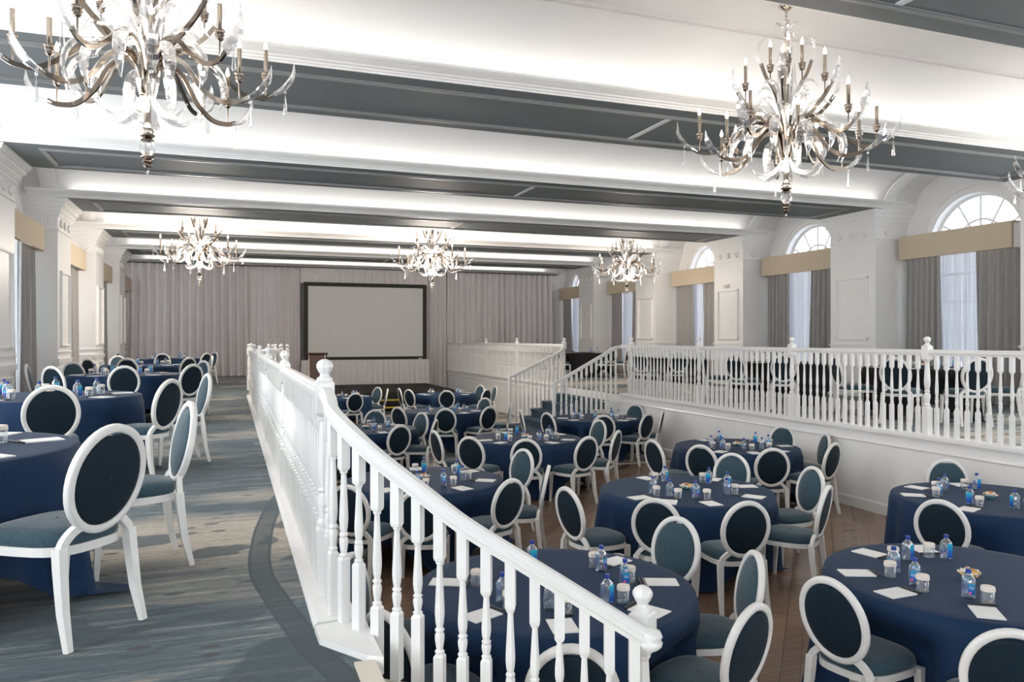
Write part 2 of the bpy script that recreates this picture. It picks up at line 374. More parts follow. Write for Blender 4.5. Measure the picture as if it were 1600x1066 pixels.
struct('wall_back', MB().box(XLW - .3, XRW + .3, YB + .1, YB + .25, FLOOR, 4.9).mesh('wall_back', 'white'))

hw, zc = 0.98, 3.10
def win_meshes():
    R0, ri = hw, 0.5; n = 18; fr = MB()
    fr.sweep([(0, -R0 * .975 * cos(pi * i / n), zc + R0 * .975 * sin(pi * i / n)) for i in range(n + 1)], rect(.05, .06), up=(1, 0, 0))
    for y in (-.955, .955): fr.cbox((0, y, (zc + .40) / 2 + .1), (.06, .05, zc - .20))
    fr.cbox((0, 0, zc), (.06, 1.9, .05)); fr.cbox((0, 0, .42), (.06, 1.9, .06))
    sb = MB()
    sb.sweep([(0, -ri * cos(pi * i / n), zc + ri * sin(pi * i / n)) for i in range(n + 1)], rect(.036, .05), up=(1, 0, 0))
    bars = []
    for i in range(1, 6):
        a = pi * i / 6; bars.append(MB().sweep([(0, .02 * cos(a), zc + .02 * sin(a)), (0, .95 * cos(a), zc + .95 * sin(a))], rect(.036, .036), up=(1, 0, 0)).mesh('glazing_bar', 'white'))
    for y in (-.32, .32): bars.append(MB().cbox((0, y, (zc + .42) / 2), (.035, .028, zc - .42)).mesh('glazing_bar', 'white'))
    for z in (.95, 1.5, 2.05, 2.6): bars.append(MB().cbox((0, 0, z), (.035, 1.9, .028)).mesh('glazing_bar', 'white'))
    panes = []
    for i in range(6):
        a0, a1 = pi * i / 6, pi * (i + 1) / 6
        for r0, r1 in ((.05, ri), (ri, .95)):
            arc = [a0 + (a1 - a0) * j / 4 for j in range(5)]
            pts = [(r1 * cos(a), zc + r1 * sin(a)) for a in arc] + [(r0 * cos(a), zc + r0 * sin(a)) for a in arc[::-1]]
            m_ = MB(); n_ = len(pts)
            m_.add([(.004, *p) for p in pts] + [(-.004, *p) for p in pts], [list(range(n_)), list(range(n_, 2 * n_))[::-1]] + [(j, (j + 1) % n_, n_ + (j + 1) % n_, n_ + j) for j in range(n_)])
            panes.append(m_.mesh('pane', 'pane'))
    for y0, y1 in ((-.93, -.335), (-.305, .305), (.335, .93)):
        for z0, z1 in zip((.45, .95, 1.5, 2.05, 2.6), (.95, 1.5, 2.05, 2.6, zc)):
            panes.append(MB().box(-.004, .004, y0, y1, z0 + .015, z1 - .015).mesh('pane', 'pane'))
    return fr.mesh('window_frame', 'white'), sb.mesh('fan_ring', 'white'), bars, panes
WF, WSB, WBARS, WPANES = win_meshes()
def folds(width, z0, z1, nf, amp, seed, nz=6, spread=0.10, puddle=0.0):
    """a hanging curtain: pleats that are tight at the top and loosen downwards (local x = width, y = depth)"""
    rg = random.Random(seed); cols = nf * 6; ph = [rg.uniform(-.9, .9) for _ in range(nf + 2)]; am = [rg.uniform(.55, 1.2) for _ in range(nf + 2)]
    rows = []
    for j in range(nz + 1):
        t = j / nz; z = z1 + (z0 - z1) * t; row = []
        for i in range(cols + 1):
            u = i / cols; fi = u * nf; k = int(fi); fr_ = fi - k
            p = ph[k] * (1 - fr_) + ph[k + 1] * fr_; a = am[k] * (1 - fr_) + am[k + 1] * fr_
            x = (u - .5) * width * (1 + spread * (t - .3)) + .25 * width / nf * p * t
            y = amp * a * (.55 + .45 * t) * sin(2 * pi * fi + p * t * 1.2) + puddle * max(0, t - .85) * 3 * (a - .6)
            row.append((x, y, z))
        rows.append(row)
    return MB().grid(rows[::-1])
ORD = ['first', 'second', 'third', 'fourth', 'fifth', 'sixth', 'seventh', 'eighth', 'ninth', 'tenth', 'eleventh', 'twelfth']
CUR = {}
wn = 0
for side, wall in ((1, 'the window wall behind the long white railing'), (-1, 'the window wall beside the carpeted aisle')):
    x = XRW if side > 0 else XLW; zb = ZR if side > 0 else 0.0
    xv = 12.80 if side > 0 else -3.20
    short = 'railing-side wall' if side > 0 else 'aisle-side wall'
    for k in range(0 if side > 0 else 1, 5):
        wn += 1; yc = BC0 + (k + .5) * PITCH + 0.05
        w_ = struct('window_%d' % wn, None, None, (x + side * .2, yc, 0))
        for nm, me in (('window_frame', WF), ('fan_ring', WSB)): struct(nm, me, w_)
        for me in WBARS: struct('glazing_bar', me, w_)
        for me in WPANES: struct('pane', me, w_)
        o_ = ORD[k] if side > 0 else ORD[k - 1]
        yv = yc + (.17 if side > 0 else .0); hv = 1.20; zt = zb + 2.93 - ZR if side > 0 else 2.93
        zt = 2.93
        key = ('val', side)
        if key not in CUR:
            dep = .30 if side > 0 else .24
            CUR[key] = MB().box(-.03, .03, -hv, hv, 0, .45).box(.03 if side > 0 else -dep, dep if side > 0 else -.03, hv - .05, hv, 0, .45).box(.03 if side > 0 else -dep, dep if side > 0 else -.03, -hv, -hv + .05, 0, .45).mesh('valance', 'valance')
            top = MB().box(min(0, side * dep), max(0, side * dep), -hv, hv, .45, .47)
            CUR[key, 't'] = top.mesh('valance_top', 'valance')
            CUR[key, 'r'] = MB().add([(side * .02, -hv - .005, .43), (side * dep, -hv - .16, .43), (side * dep, -hv - .16, -.02), (side * .02, -hv - .005, 0.0)], [(0, 1, 2, 3)]).box(side * dep - .01, side * dep + .01, -hv - .17, -hv + .02, -.02, .44).mesh('return_flap', 'paper')
        v = thing('valance', 'beige linen box valance over the %s window of the %s, from the near end' % (o_, short), 'valance', (xv, yv, zt), 0, 'beige window valances', CUR[key])
        ob('valance_top', CUR[key, 't'], v)
        if side > 0: ob('return_flap', CUR[key, 'r'], v)
        for e, pos_y, wd in (('stage end', .78, .80), ('near end', -.86, .98)):
            ck = (side, e, k % 2)
            if ck not in CUR: CUR[ck] = folds(wd, zb + .02, 2.99, 6, .085, len(e) * 3 + k + side, spread=.05).mesh('curtain_panel', 'curtain')
            wide = 1.18 if (side > 0 and k == 2) else 1.0
            c_ = thing('curtain_panel', 'grey pleated curtain at the %s of the %s window, %s' % (e, o_, short), 'curtain', (xv + side * .15, yv + pos_y * (0.93 if wide > 1 else 1), 0), pi / 2, 'grey window curtains', CUR[ck])
            c_.scale = (wide, 1, 1)
        sk = (side, 'sheer')
        if sk not in CUR: CUR[sk] = folds(1.15, zb + .03, 3.0, 9, .03, 5 + side, spread=.0).mesh('sheer_curtain', 'sheer')
        if side > 0: thing('sheer_curtain', 'white sheer curtain between the grey panels, %s window, %s' % (o_, short), 'curtain', (xv + side * .29, yv, 0), pi / 2, 'white sheers', CUR[sk])

# ------------------------------------------------------------------ ceiling: vaults, beams, pillars
def vault_arc(y): return 4.05 + 0.62 * sqrt(max(0.0, 1 - (y / 1.34) ** 2))
for k in range(-8, 5):
    yc = BC0 + (k + .5) * PITCH; n = 28
    arc = [(1.3399 * -cos(pi * i / n), 4.05 + .62 * sin(pi * i / n)) for i in range(n + 1)]
    mb = MB().grid([[(x, y, z) for y, z in arc] for x in (XLW - .1, XRW + .1)], 0, True)
    mb.grid([[(x, y, z + .06) for y, z in arc] for x in (XRW + .1, XLW - .1)], 0, True)
    c_ = struct('ceiling', mb.mesh('vault', 'vault'), None, (0, yc, 0))
    for yy in (.55, .60, -.55, -.60): struct('vault_bead', MB().box(XL, XR, yy - .012, yy + .012, vault_arc(yy) - .022, vault_arc(yy) + .02).mesh('vault_bead', 'vault'), c_)
    for x in (XR + .10, XL - .10):
        for off, wd in ((0, .26), (0, .14)):
            rr = [(x, y * .985, 4.05 + (z - 4.05) * .97 - (.05 if wd < .2 else .02)) for y, z in arc]
            struct('arch_rib', MB().sweep(rr, rect(.05, wd), up=(1, 0, 0)).mesh('arch_rib', 'white'), c_)
corn = [(.800, ZS), (.815, ZS), (.815, ZS + .018), (.838, ZS + .022), (.842, ZS + .036), (.868, ZS + .046), (.874, ZS + .058), (.905, ZS + .070), (.940, ZS + .088), (.946, ZS + .096), (.985, ZS + .100), (.985, ZC + .014), (.965, ZC + .014), (.965, ZC - .02), (.800, ZC - .03)]
HB = .79
bm_body = MB().box(XLW, XRW, -HB - .02, HB + .02, ZS + .012, ZC + .1, 0).mesh('beam_core', 'white')
bm_cor = [MB().extr([(sg * a, z) for a, z in corn], XL - .45, XR + .45).mesh('cornice', 'white') for sg in (1, -1)]
bm_sof = MB().box(XL + .02, XR - .02, -.80, .80, ZS, ZS + .02).mesh('soffit', 'soffit')
px0, px1, py = XL + .55, XR - .62, .50
fr = MB()
for (a, b_, c, d) in ((px0, px1, py, py + .075), (px0, px1, -py - .075, -py), (px0, px0 + .075, -py, py), (px1 - .075, px1, -py, py)): fr.box(a, b_, c, d, ZS - .014, ZS + .005)
for (a, b_, c, d) in ((px0 + .02, px1 - .02, py + .02, py + .05), (px0 + .02, px1 - .02, -py - .05, -py - .02), (px0 + .02, px0 + .05, -py, py), (px1 - .05, px1 - .02, -py, py)): fr.box(a, b_, c, d, ZS - .026, ZS - .01)
bm_frm = fr.mesh('panel_moulding', 'mould')
bm_trk = MB().box(4.86, 4.93, -.49, .49, ZS - .012, ZS + .004).mesh('partition_track', 'track')
for k in BEAMS:
    b_ = struct('beam', bm_body, None, (0, BC0 + k * PITCH, 0))
    for me in bm_cor: struct('cornice', me, b_)
    struct('soffit', bm_sof, b_); struct('panel_moulding', bm_frm, b_); struct('partition_track', bm_trk, b_)

def ring_section(levels, x1, hy, back):
    """stacked rectangular mouldings round three sides of a pillar: (z0, z1, projection)"""
    mb = MB()
    for z0, z1, p in levels: mb.box(-back, p, -hy - p, hy + p, z0, z1)
    return mb
HP = .62
def frame_mb(y0, y1, z0, z1, x):
    mb = MB(); t = .045
    for a, b_, c, d in ((y0, y1, z1 - t, z1), (y0, y1, z0, z0 + t), (y0, y0 + t, z0, z1), (y1 - t, y1, z0, z1)):
        mb.box(x, x + .028, a, b_, c, d)
    for a, b_, c, d in ((y0 + .012, y1 - .012, z1 - .03, z1 - .012), (y0 + .012, y1 - .012, z0 + .012, z0 + .03), (y0 + .012, y0 + .03, z0, z1), (y1 - .03, y1 - .012, z0, z1)):
        mb.box(x + .02, x + .042, a, b_, c, d)
    return mb
def pillar_set(zb, back):
    P = {}
    P['shaft'] = MB().box(-back, 0, -HP, HP, zb, ZS + .03).mesh('pillar', 'white')
    P['capital'] = ring_section([(3.36, 3.385, .025), (3.385, 3.40, .012), (3.62, 3.645, .02), (3.645, 3.69, .035), (3.69, 3.72, .055), (3.72, 3.775, .075), (3.775, 3.80, .10), (3.80, 3.86, .125), (3.86, 3.885, .15), (3.885, 3.925, .175), (3.925, ZS + .02, .19)], 0, HP, back).mesh('capital', 'white')
    P['base'] = ring_section([(zb, zb + .18, .03), (zb + .18, zb + .205, .02), (zb + .86, zb + .88, .02), (zb + .88, zb + .93, .026), (zb + .93, zb + .955, .036), (zb + 1.05, zb + 1.075, .015), (zb + 1.075, zb + 1.09, .025)], 0, HP, back).mesh('base_and_chair_rail', 'white')
    P['panel'] = frame_mb(-.44, .44, zb + 1.18, 2.62, 0).mesh('panel_frame', 'white')
    P['panel2'] = frame_mb(-.44, .44, zb + .28, zb + .78, 0).mesh('panel_frame', 'white')
    ros = MB().lathe([(.078, 0), (.078, .028), (.068, .036), (.056, .030), (.050, .018), (.030, .034), (0.0, .038)], 18)
    P['ros'] = MB(); P['ros'].v, P['ros'].f, P['ros'].mi, P['ros'].sm = ros.v, ros.f, ros.mi, ros.sm
    P['ros'] = P['ros'].xf(Matrix.Rotation(pi / 2, 4, 'Y')).mesh('roundel', 'white')
    return P
for side in (1, -1):
    zb = ZR if side > 0 else 0.0; bk = .84 if side > 0 else .53; P = pillar_set(zb, bk)
    for k in range(-8, 6):
        y = BC0 + k * PITCH + .045; x = XR if side > 0 else XL
        p_ = struct('pillar', P['shaft'], None, (x, y, 0), pi if side > 0 else 0)
        struct('capital', P['capital'], p_); struct('base_and_chair_rail', P['base'], p_)
        struct('panel_frame', P['panel'], p_); struct('panel_frame', P['panel2'], p_)
        for yy in (-.36, 0, .36): struct('roundel', P['ros'], p_, (0, yy, 3.51))
        for sg in (-1, 1):
            r_ = struct('roundel', P['ros'], p_, (-bk * .38, sg * HP, 3.51)); r_.rotation_euler = (0, 0, sg * pi / 2)
        if side > 0 and k == 2: tag(ob('alarm_box', MB().box(-.05, 0, -.09, .09, 0, .09).box(-.065, -.05, -.06, .06, .02, .07).mesh('alarm_box', 'box'), None, (XR, y + .05, 2.67)), 'small cream alarm box above the panel of a white pillar', 'alarm')
        if side > 0 and k == 4: tag(ob('thermostat', MB().box(-.03, 0, -.06, .06, 0, .13).box(-.04, -.03, -.03, .03, .04, .09).mesh('thermostat', 'box'), None, (XR, y, 2.2)), 'small cream thermostat on the pillar beside the stage drapes', 'thermostat')

# ------------------------------------------------------------------ stage end: drapes, screen, stage, lectern, steps
def drape(x0, x1, z0, z1, nf, label, amp=.17, y=29.0, seed=1, puddle=0.0, nz=10):
    return thing('stage_drape', label, 'drape', ((x0 + x1) / 2, y, 0), 0, 'mauve velour drapes', folds(x1 - x0, z0, z1, nf, amp, seed, nz, 0.015, puddle).mesh('stage_drape', 'drape'))
drape(XL - .3, .6, .01, 3.93, 15, 'long mauve drape behind the carpeted aisle, its hem bunched on the carpet', seed=3, puddle=.25)
drape(.55, 2.42, FLOOR, 3.93, 8, 'mauve drape between the aisle drape and the projection screen', amp=.12, seed=4)
drape(7.12, 7.93, FLOOR, 3.93, 4, 'narrow mauve drape between the projection screen and the platform edge', seed=8)
drape(7.95, 12.4, ZR, 3.93, 19, 'mauve drape behind the white balustrade beside the stage', seed=5)
drape(2.40, 7.14, 3.36, 3.93, 20, 'short mauve drape across the top of the projection screen', amp=.025, seed=6, y=28.9)
struct('trim_5', MB().box(XL - .3, XR + .3, 28.80, 29.10, 3.93, ZS + .01).mesh('drape_track', 'dark'))
drape(2.40, 7.14, -.36, .56, 24, 'pleated mauve skirt below the projection screen', amp=.03, seed=7, y=28.5)
sc = thing('projection_screen', 'wide pale projection screen with a dark border in front of mauve drapes', 'screen', (4.77, 28.62, 0))
fr = MB()
for a, b_, c, d in ((-2.27, 2.27, 3.25, 3.39), (-2.27, 2.27, .53, .67), (-2.27, -2.12, .67, 3.25), (2.12, 2.27, .67, 3.25)): fr.box(a, b_, -.03, .03, c, d)
ob('screen_border', fr.mesh('screen_border', 'olive'), sc)
ob('screen_fabric', MB().box(-2.13, 2.13, -.008, .008, .66, 3.26).mesh('screen_fabric', 'screen'), sc)
for sx in (-2.0, 2.0): ob('leg', MB().box(sx - .03, sx + .03, -.03, .03, -.35, .54).box(sx - .04, sx + .04, -.05, .05, -.35, -.32).mesh('leg', 'olive'), sc)
ob('border_badge', MB().box(1.95, 2.10, -.034, -.03, .57, .60).mesh('border_badge', 'letter'), sc)
st = thing('stage', 'low black carpeted stage with a black skirt in front of the screen', 'stage', (0, 0, 0))
ob('stage_deck', MB().box(1.0, 7.0, 23.9, 28.75, -.41, -.35).mesh('stage_deck', 'stage'), st)
sk = MB(); sk.grid([[(1.02 + i * .06, 23.92 + .012 * sin(i * 1.9), z) for i in range(100)] for z in (FLOOR + .01, -.40)]); sk.box(6.95, 6.97, 23.92, 28.6, FLOOR, -.41); sk.box(1.03, 1.05, 23.92, 28.6, FLOOR, -.41)
ob('stage_skirt', sk.mesh('stage_skirt', 'black'), st)
lc = thing('lectern', 'brown wooden lectern with a pale metal edge on the stage', 'lectern', (2.62, 25.2, -.35))
ob('front_panel', MB().extr([(-.02, .1), (.02, .1), (.12, 1.16), (.08, 1.16)], -.24, .24, 'x').mesh('front_panel', 'brownwood'), lc)
for sx in (-1, 1): ob('side_post', MB().extr([(-.05, .06), (.03, .06), (.15, 1.22), (.07, 1.22)], sx * .255 - .014, sx * .255 + .014, 'x').mesh('side_post', 'nickel'), lc)
ob('reading_top', MB().extr([(-.02, 1.20), (.46, 1.05), (.46, 1.08), (-.02, 1.24)], -.33, .33, 'x').mesh('reading_top', 'brownwood'), lc)
ob('base', MB().box(-.34, .34, -.10, .42, 0, .07).mesh('base', 'dark'), lc)
sp_ = thing('stage_steps', 'black folding stage steps with yellow-taped edges', 'steps', (4.55, 23.35, FLOOR))
for i, (y, z) in enumerate(((-.15, .22), (.15, .42))):
    t_ = ob('tread', MB().box(-.45, .45, y - .15, y + .15, z - .03, z).mesh('tread', 'black'), sp_)
    ob('edge_tape', MB().box(-.455, .455, y - .16, y - .12, z - .032, z + .004).mesh('edge_tape', 'yellow'), t_)
for sx in (-.42, .42): ob('leg', MB().sweep([(sx, -.28, 0), (sx, .22, .42)], rect(.03, .03)).sweep([(sx, .26, 0), (sx, .26, .40)], rect(.03, .03)).mesh('leg', 'track'), sp_)

# ------------------------------------------------------------------ balustrades
RAILSEC = [(x * .84, y) for x, y in [(-.026, -.036), (.026, -.036), (.030, -.018), (.040, -.012), (.042, .004), (.034, .012), (.036, .024), (.022, .036), (-.022, .036), (-.036, .024), (-.034, .012), (-.042, .004), (-.040, -.012), (-.030, -.018)]]
BAL = {}
def baluster(h, tb, bb):
    """square foot bb high, turned vase, square head tb high; h in all"""
    key = (round(h, 2), round(tb, 2), round(bb, 2))
    if key not in BAL:
        h, tb, bb = key; s = .0215; mb = MB()
        mb.lathe([(s * 1.414, 0), (s * 1.414, bb - .012), (.020, bb)], 4, rot=pi / 4, sm=False, sharp=True)
        mb.lathe([(s * 1.2, h - tb), (s * 1.414, h - tb + .012), (s * 1.414, h)], 4, rot=pi / 4, sm=False, sharp=True)
        L = h - tb - bb; f = lambda t: bb + L * t
        mb.lathe([(.017, f(0)), (.021, f(.012)), (.021, f(.03)), (.014, f(.045)), (.016, f(.07)), (.0205, f(.15)), (.021, f(.185)), (.019, f(.215)), (.014, f(.225)), (.0205, f(.245)), (.0205, f(.262)), (.014, f(.282)), (.018, f(.33)), (.021, f(.42)), (.0205, f(.50)), (.0165, f(.70)), (.0125, f(.93)), (.0125, f(.955)), (.018, f(.965)), (.018, f(.985)), (.022, f(1))], 8, rot=pi / 8, sm=False)
        BAL[key] = mb.mesh('baluster', 'rail')
    return BAL[key]
def newel_meshes(h):
    mb = MB(); s = .045
    mb.lathe([(s * 1.3, 0), (s * 1.3, .33), (.034, .345)], 4, rot=pi / 4, sm=False, sharp=True)
    mb.lathe([(.034, .345), (.040, .355), (.040, .37), (.028, .385), (.030, .41), (.039, .46), (.036, .50), (.026, .515), (.037, .53), (.026, .545), (.036, .61), (.038, .66), (.026, h - .25), (.034, h - .235), (.034, h - .22)], 8, rot=pi / 8, sm=False)
    mb.lathe([(.045, h - .225), (s * 1.414, h - .205), (s * 1.414, h - .052), (.044, h - .038)], 4, rot=pi / 4, sm=False, sharp=True)
    fi = MB().lathe([(.042, h - .040), (.042, h - .030), (.026, h - .020), (.024, h - .008), (.035, h + .008), (.043, h + .026), (.043, h + .040), (.034, h + .056), (.018, h + .066), (0, h + .069)], 8, rot=pi / 8, sm=False)
    return mb.mesh('newel_post', 'rail'), fi.mesh('finial', 'rail')
NEW = newel_meshes(1.13)
def newel(par, x, y, z, rz=0.0):
    n_ = ob('newel_post', NEW[0], par, (x, y, z), rz); ob('finial', NEW[1], n_); return n_
def level_run(par, axis, fixed, a0, a1, zb, rh, newels, step=.133):
    P = (lambda t: (t, fixed)) if axis == 'x' else (lambda t: (fixed, t))
    ob('handrail', MB().sweep([(*P(a0), zb + rh - .036), (*P(a1), zb + rh - .036)], RAILSEC).mesh('handrail', 'rail'), par)
    for t in newels: newel(par, *P(t), zb)
    ns = sorted([a0] + list(newels) + [a1])
    for s0, s1 in zip(ns, ns[1:]):
        n = int(round((s1 - s0) / step))
        for i in range(1, n):
            x, y = P(s0 + (s1 - s0) * i / n); ob('baluster', baluster(rh - .07, .17, .34), par, (x, y, zb))
RX = EDGE_R + .03; zc_ = ZR + .03
r1 = thing('balustrade', 'long white turned balustrade along the platform in front of the windows', 'railing')
level_run(r1, 'y', RX, 2.6, 14.62, zc_, 1.04, [4.6, 7.04, 9.44, 11.89, 14.38])
r2 = thing('balustrade', 'white balustrade on the platform between the wide steps and the stage', 'railing')
level_run(r2, 'y', RX, 17.86, 29.0, zc_, 1.04, [17.87, 21.31, 24.23, 27.17])
r3 = thing('balustrade', 'white balustrade along the carpeted aisle with sloping stair rail at its near end', 'railing')
LXR = EDGE_L - .075
level_run(r3, 'y', LXR, 4.02, 18.85, .028, 1.06, [4.02, 7.05, 10.2, 13.1, 16.2, 18.85])
level_run(r3, 'x', 18.85, LXR, 1.27, .0, 1.06, [.95, 1.12, 1.27])
level_run(r3, 'x', 21.1, LXR, 1.27, .0, 1.06, [LXR, .95, 1.12, 1.27])
# near stair: the rail curves away from the newel and falls beside the flaring steps
cp = [Vector((LXR, 3.99, 1.088)), Vector((LXR, 3.80, 1.06)), Vector((0.458, 3.710, 1.013)), Vector((0.523, 3.505, 0.930)), Vector((0.623, 3.383, 0.829)), Vector((0.779, 3.240, 0.700)), Vector((0.933, 3.130, 0.574)), Vector((1.141, 3.011, 0.438)), Vector((1.354, 2.912, 0.299)), Vector((1.562, 2.825, 0.162)), Vector((1.629, 2.800, 0.119))]
path = catmull(cp, 5)
path = [p - Vector((0, 0, .036)) for p in path]
ob('stair_handrail', MB().sweep(path, RAILSEC, sm=False).mesh('stair_handrail', 'rail'), r3)
end = path[-1]
ob('rail_volute', MB().lathe([(.030, -.046), (.048, -.032), (.052, -.012), (.044, -.004), (.052, .012), (.044, .03), (.020, .040), (0, .042)], 10, (end.x + .012, end.y, end.z)).mesh('rail_volute', 'rail'), r3)
RISE, RUN = .158, .262
def tread_z(x): return 0.0 if x < EDGE_L + .03 else -RISE * (1 + int((x - EDGE_L - .03) / RUN))
acc = 0.0; nxt = .16
for a, b_ in zip(path, path[1:]):
    d = (b_ - a); L = hypot(d.x, d.y)
    while nxt <= acc + L:
        p = a + d * ((nxt - acc) / L); tz = tread_z(p.x)
        if tz > -.01: tz = .028
        h = p.z - .028 - tz
        o = ob('baluster', baluster(h, .20 if tz < 0 else .17, max(.30, h - .62)), r3, (p.x, p.y, tz), atan2(d.y, d.x))
        nxt += .103 if p.x > .5 else .125
    acc += L
nw = Vector((1.665, 2.904, 0.077)); tz = tread_z(nw.x)
n_ = ob('newel_post', NEW[0], r3, (nw.x, nw.y, nw.z - 1.05 + .045), .6); ob('finial', NEW[1], n_)
# stair treads and side of the near stair
ns = thing('stair_flight', 'white-edged steps falling from the carpeted aisle to the wood floor', 'stairs')
rail_y = lambda x: min((p.y for p in path if abs(p.x - x) < .12), default=2.9)
ns_top = MB().prism([(EDGE_L - .17, 3.58), (EDGE_L - .075 - .09, 3.42), (EDGE_L + .0, 3.17), (EDGE_L + .06, 3.13), (EDGE_L + .06, 3.62)], -.01, .028)
ob('nosing', ns_top.mesh('nosing', 'rail'), ns)
ob('nosing', MB().box(EDGE_L - .055, EDGE_L + .03, .3, 3.16, -.04, .012).mesh('nosing', 'box'), ns)
for i in range(5):
    x0 = EDGE_L + .03 + i * RUN; x1 = x0 + RUN; z = -RISE * (i + 1); ya, yb_ = rail_y(x0) + .05, rail_y(x1) + .05
    ob('tread', MB().prism([(x0, .3), (x1 + .025, .3), (x1 + .025, yb_), (x0, ya)], z - .03, z).mesh('tread', 'box'), ns)
    ob('riser', MB().prism([(x0, .3), (x1, .3), (x1, yb_ - .03), (x0, ya - .03)], FLOOR, z - .03).mesh('riser', 'white'), ns)
# wide steps up to the right platform
ws = thing('stair_flight', 'wide navy carpeted steps between two sloping white rails', 'stairs')
for i in range(5):
    x1 = EDGE_R - .30 * i; x0 = x1 - .30; z = ZR - .18 * (i + 1)
    ob('tread', MB().box(x0 - .02, x1, 14.98, 17.80, z - .04, z).mesh('tread', 'treadcarpet'), ws)
    ob('riser', MB().box(x0, x1, 14.98, 17.80, FLOOR, z - .04).mesh('riser', 'treadcarpet'), ws)
    for y in (14.86, 17.80): ob('stringer', MB().box(x0, x1, y, y + .12, FLOOR, z).box(x0 - .02, x1, y - .02, y + .14, z, z + .025).mesh('stringer', 'rail'), ws)
for y, lab, xe in ((14.90, 'sloping white rail on the near side of the wide navy steps', 6.42), (17.86, 'sloping white rail on the stage side of the wide navy steps', 6.50)):
    g = thing('stair_rail', lab, 'railing')
    zt, ze = zc_ + 1.04, .41
    top = [(RX, y - (.28 if y < 16 else 0), zt - .036), (RX, y - .08, zt - .036), (RX - .10, y, zt - .06)] if y < 16 else [(RX - .03, y, zt - .10), (RX - .12, y, zt - .20)]
    pts = top + [(xe, y, ze - .036)]
    ob('handrail', MB().sweep(pts, RAILSEC).mesh('handrail', 'rail'), g)
    for j in range(12):
        x = RX - .10 - j * (RX - .15 - xe) / 12; i = min(4, int((EDGE_R - x) / .30)); tz = ZR - .18 * (i + 1) + .025
        x_a = pts[-2][0]; z_r = pts[-2][2] + (pts[-1][2] - pts[-2][2]) * (x_a - x) / (x_a - xe)
        h = z_r - .03 - tz
        ob('baluster', baluster(h, .20, max(.30, h - .60)), g, (x, y, tz))
    ob('newel_post', MB().lathe([(.052, 0), (.052, .34), (.036, .36), (.044, .40), (.032, .46), (.044, .62), (.034, .90), (.05, .93), (.05, ze - FLOOR - .02), (.03, ze - FLOOR + .02), (0, ze - FLOOR + .03)], 8, rot=pi / 8, sm=False).mesh('newel_post', 'rail'), g, (xe, y, FLOOR))

# ------------------------------------------------------------------ chairs
def chair_parts():
    P = []
    def outline(sc=1.0, n=28):
        pts = []
        for i in range(n):
            a = 2 * pi * i / n; c, s_ = cos(a), sin(a); e = .62
            x = (abs(c) ** e) * (1 if c > 0 else -1); y = (abs(s_) ** e) * (1 if s_ > 0 else -1)
            wdt = .222 + .022 * y
            pts.append((x * wdt * sc, .01 + y * .230 * sc + (.012 * (1 - x * x) if y > 0 else 0)))
        return pts
    rows = [[(x, y, z) for x, y in outline(q)] for q, z in ((.96, .425), (1.0, .445), (.985, .470), (.90, .492), (.70, .503), (.35, .508), (.02, .509))]
    seat = MB().grid(rows, 0, True, True); seat.add(rows[0], [list(range(28))[::-1]]); P.append(('seat', seat.mesh('seat', 'teal')))
    fr_ = MB().prism(outline(1.0), .388, .428); P.append(('seat_frame', fr_.mesh('seat_frame', 'chairwhite')))
    for sx in (-1, 1):
        P.append(('leg', MB().sweep([(sx * .208, .205, .41), (sx * .210, .212, .20), (sx * .213, .222, 0)], rect(.044, .044), up=(0, 1, 0), scale=[1, .80, .56]).mesh('leg', 'chairwhite')))
    for sx in (-1, 1):
        P.append(('leg', MB().sweep([(sx * .190, -.210, .432), (sx * .193, -.218, .34), (sx * .199, -.240, .16), (sx * .207, -.278, 0)], rect(.044, .046), up=(0, 1, 0), scale=[1, .96, .82, .62]).mesh('leg', 'chairwhite')))
    ty = lambda z: -.222 - (z - .45) * .20
    n = 40; a_, b_, zc0 = .196, .226, .705
    ring = [(a_ * cos(2 * pi * i / n), ty(zc0 + b_ * sin(2 * pi * i / n)), zc0 + b_ * sin(2 * pi * i / n)) for i in range(n)]
    sec = [(-.018, -.012), (-.012, -.0185), (.012, -.0185), (.018, -.012), (.018, .012), (.012, .0185), (-.012, .0185), (-.018, .012)]
    P.append(('back_frame', MB().sweep(ring, [(v_, u_) for u_, v_ in sec], 0, True, True, up=(0, 1, .2)).mesh('back_frame', 'chairwhite')))
    for sx in (-1, 1):
        p0 = (sx * .190, -.214, .41); a1 = radians(-58)
        q = (sx * a_ * cos(a1), ty(zc0 + b_ * sin(a1)), zc0 + b_ * sin(a1))
        P.append(('back_support', MB().sweep(catmull([p0, (sx * .176, -.216, .450), (sx * .140, -.222, .488), q], 3), rect(.036, .030), up=(0, 1, 0)).mesh('back_support', 'chairwhite')))
    def pad(front):
        rows = []
        for q in (1.0, .97, .85, .6, .3, .02):
            row = []
            for i in range(n):
                a = 2 * pi * i / n; da = (a - pi / 2)
                notch = 1 - .085 * exp(-(da / .36) ** 2)
                x = (a_ - .014) * q * cos(a); zz = (b_ - .014) * q * sin(a) * notch
                bul = (.030 if front else .012) * (1 - q ** 3) + (.012 if q < 1 else .0)
                row.append((x, ty(zc0 + zz) + (bul if front else -bul), zc0 + zz))
            rows.append(row)
        return rows if not front else [r[::-1] for r in rows]
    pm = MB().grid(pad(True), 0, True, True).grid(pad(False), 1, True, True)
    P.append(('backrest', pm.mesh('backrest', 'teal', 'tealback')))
    return P
CH = chair_parts()
def chair(x, y, z, rz, label, group):
    c_ = thing('dining_chair', label, 'chair', (x, y, z), rz, group)
    for nm, me in CH: ob(nm, me, c_)
    return c_

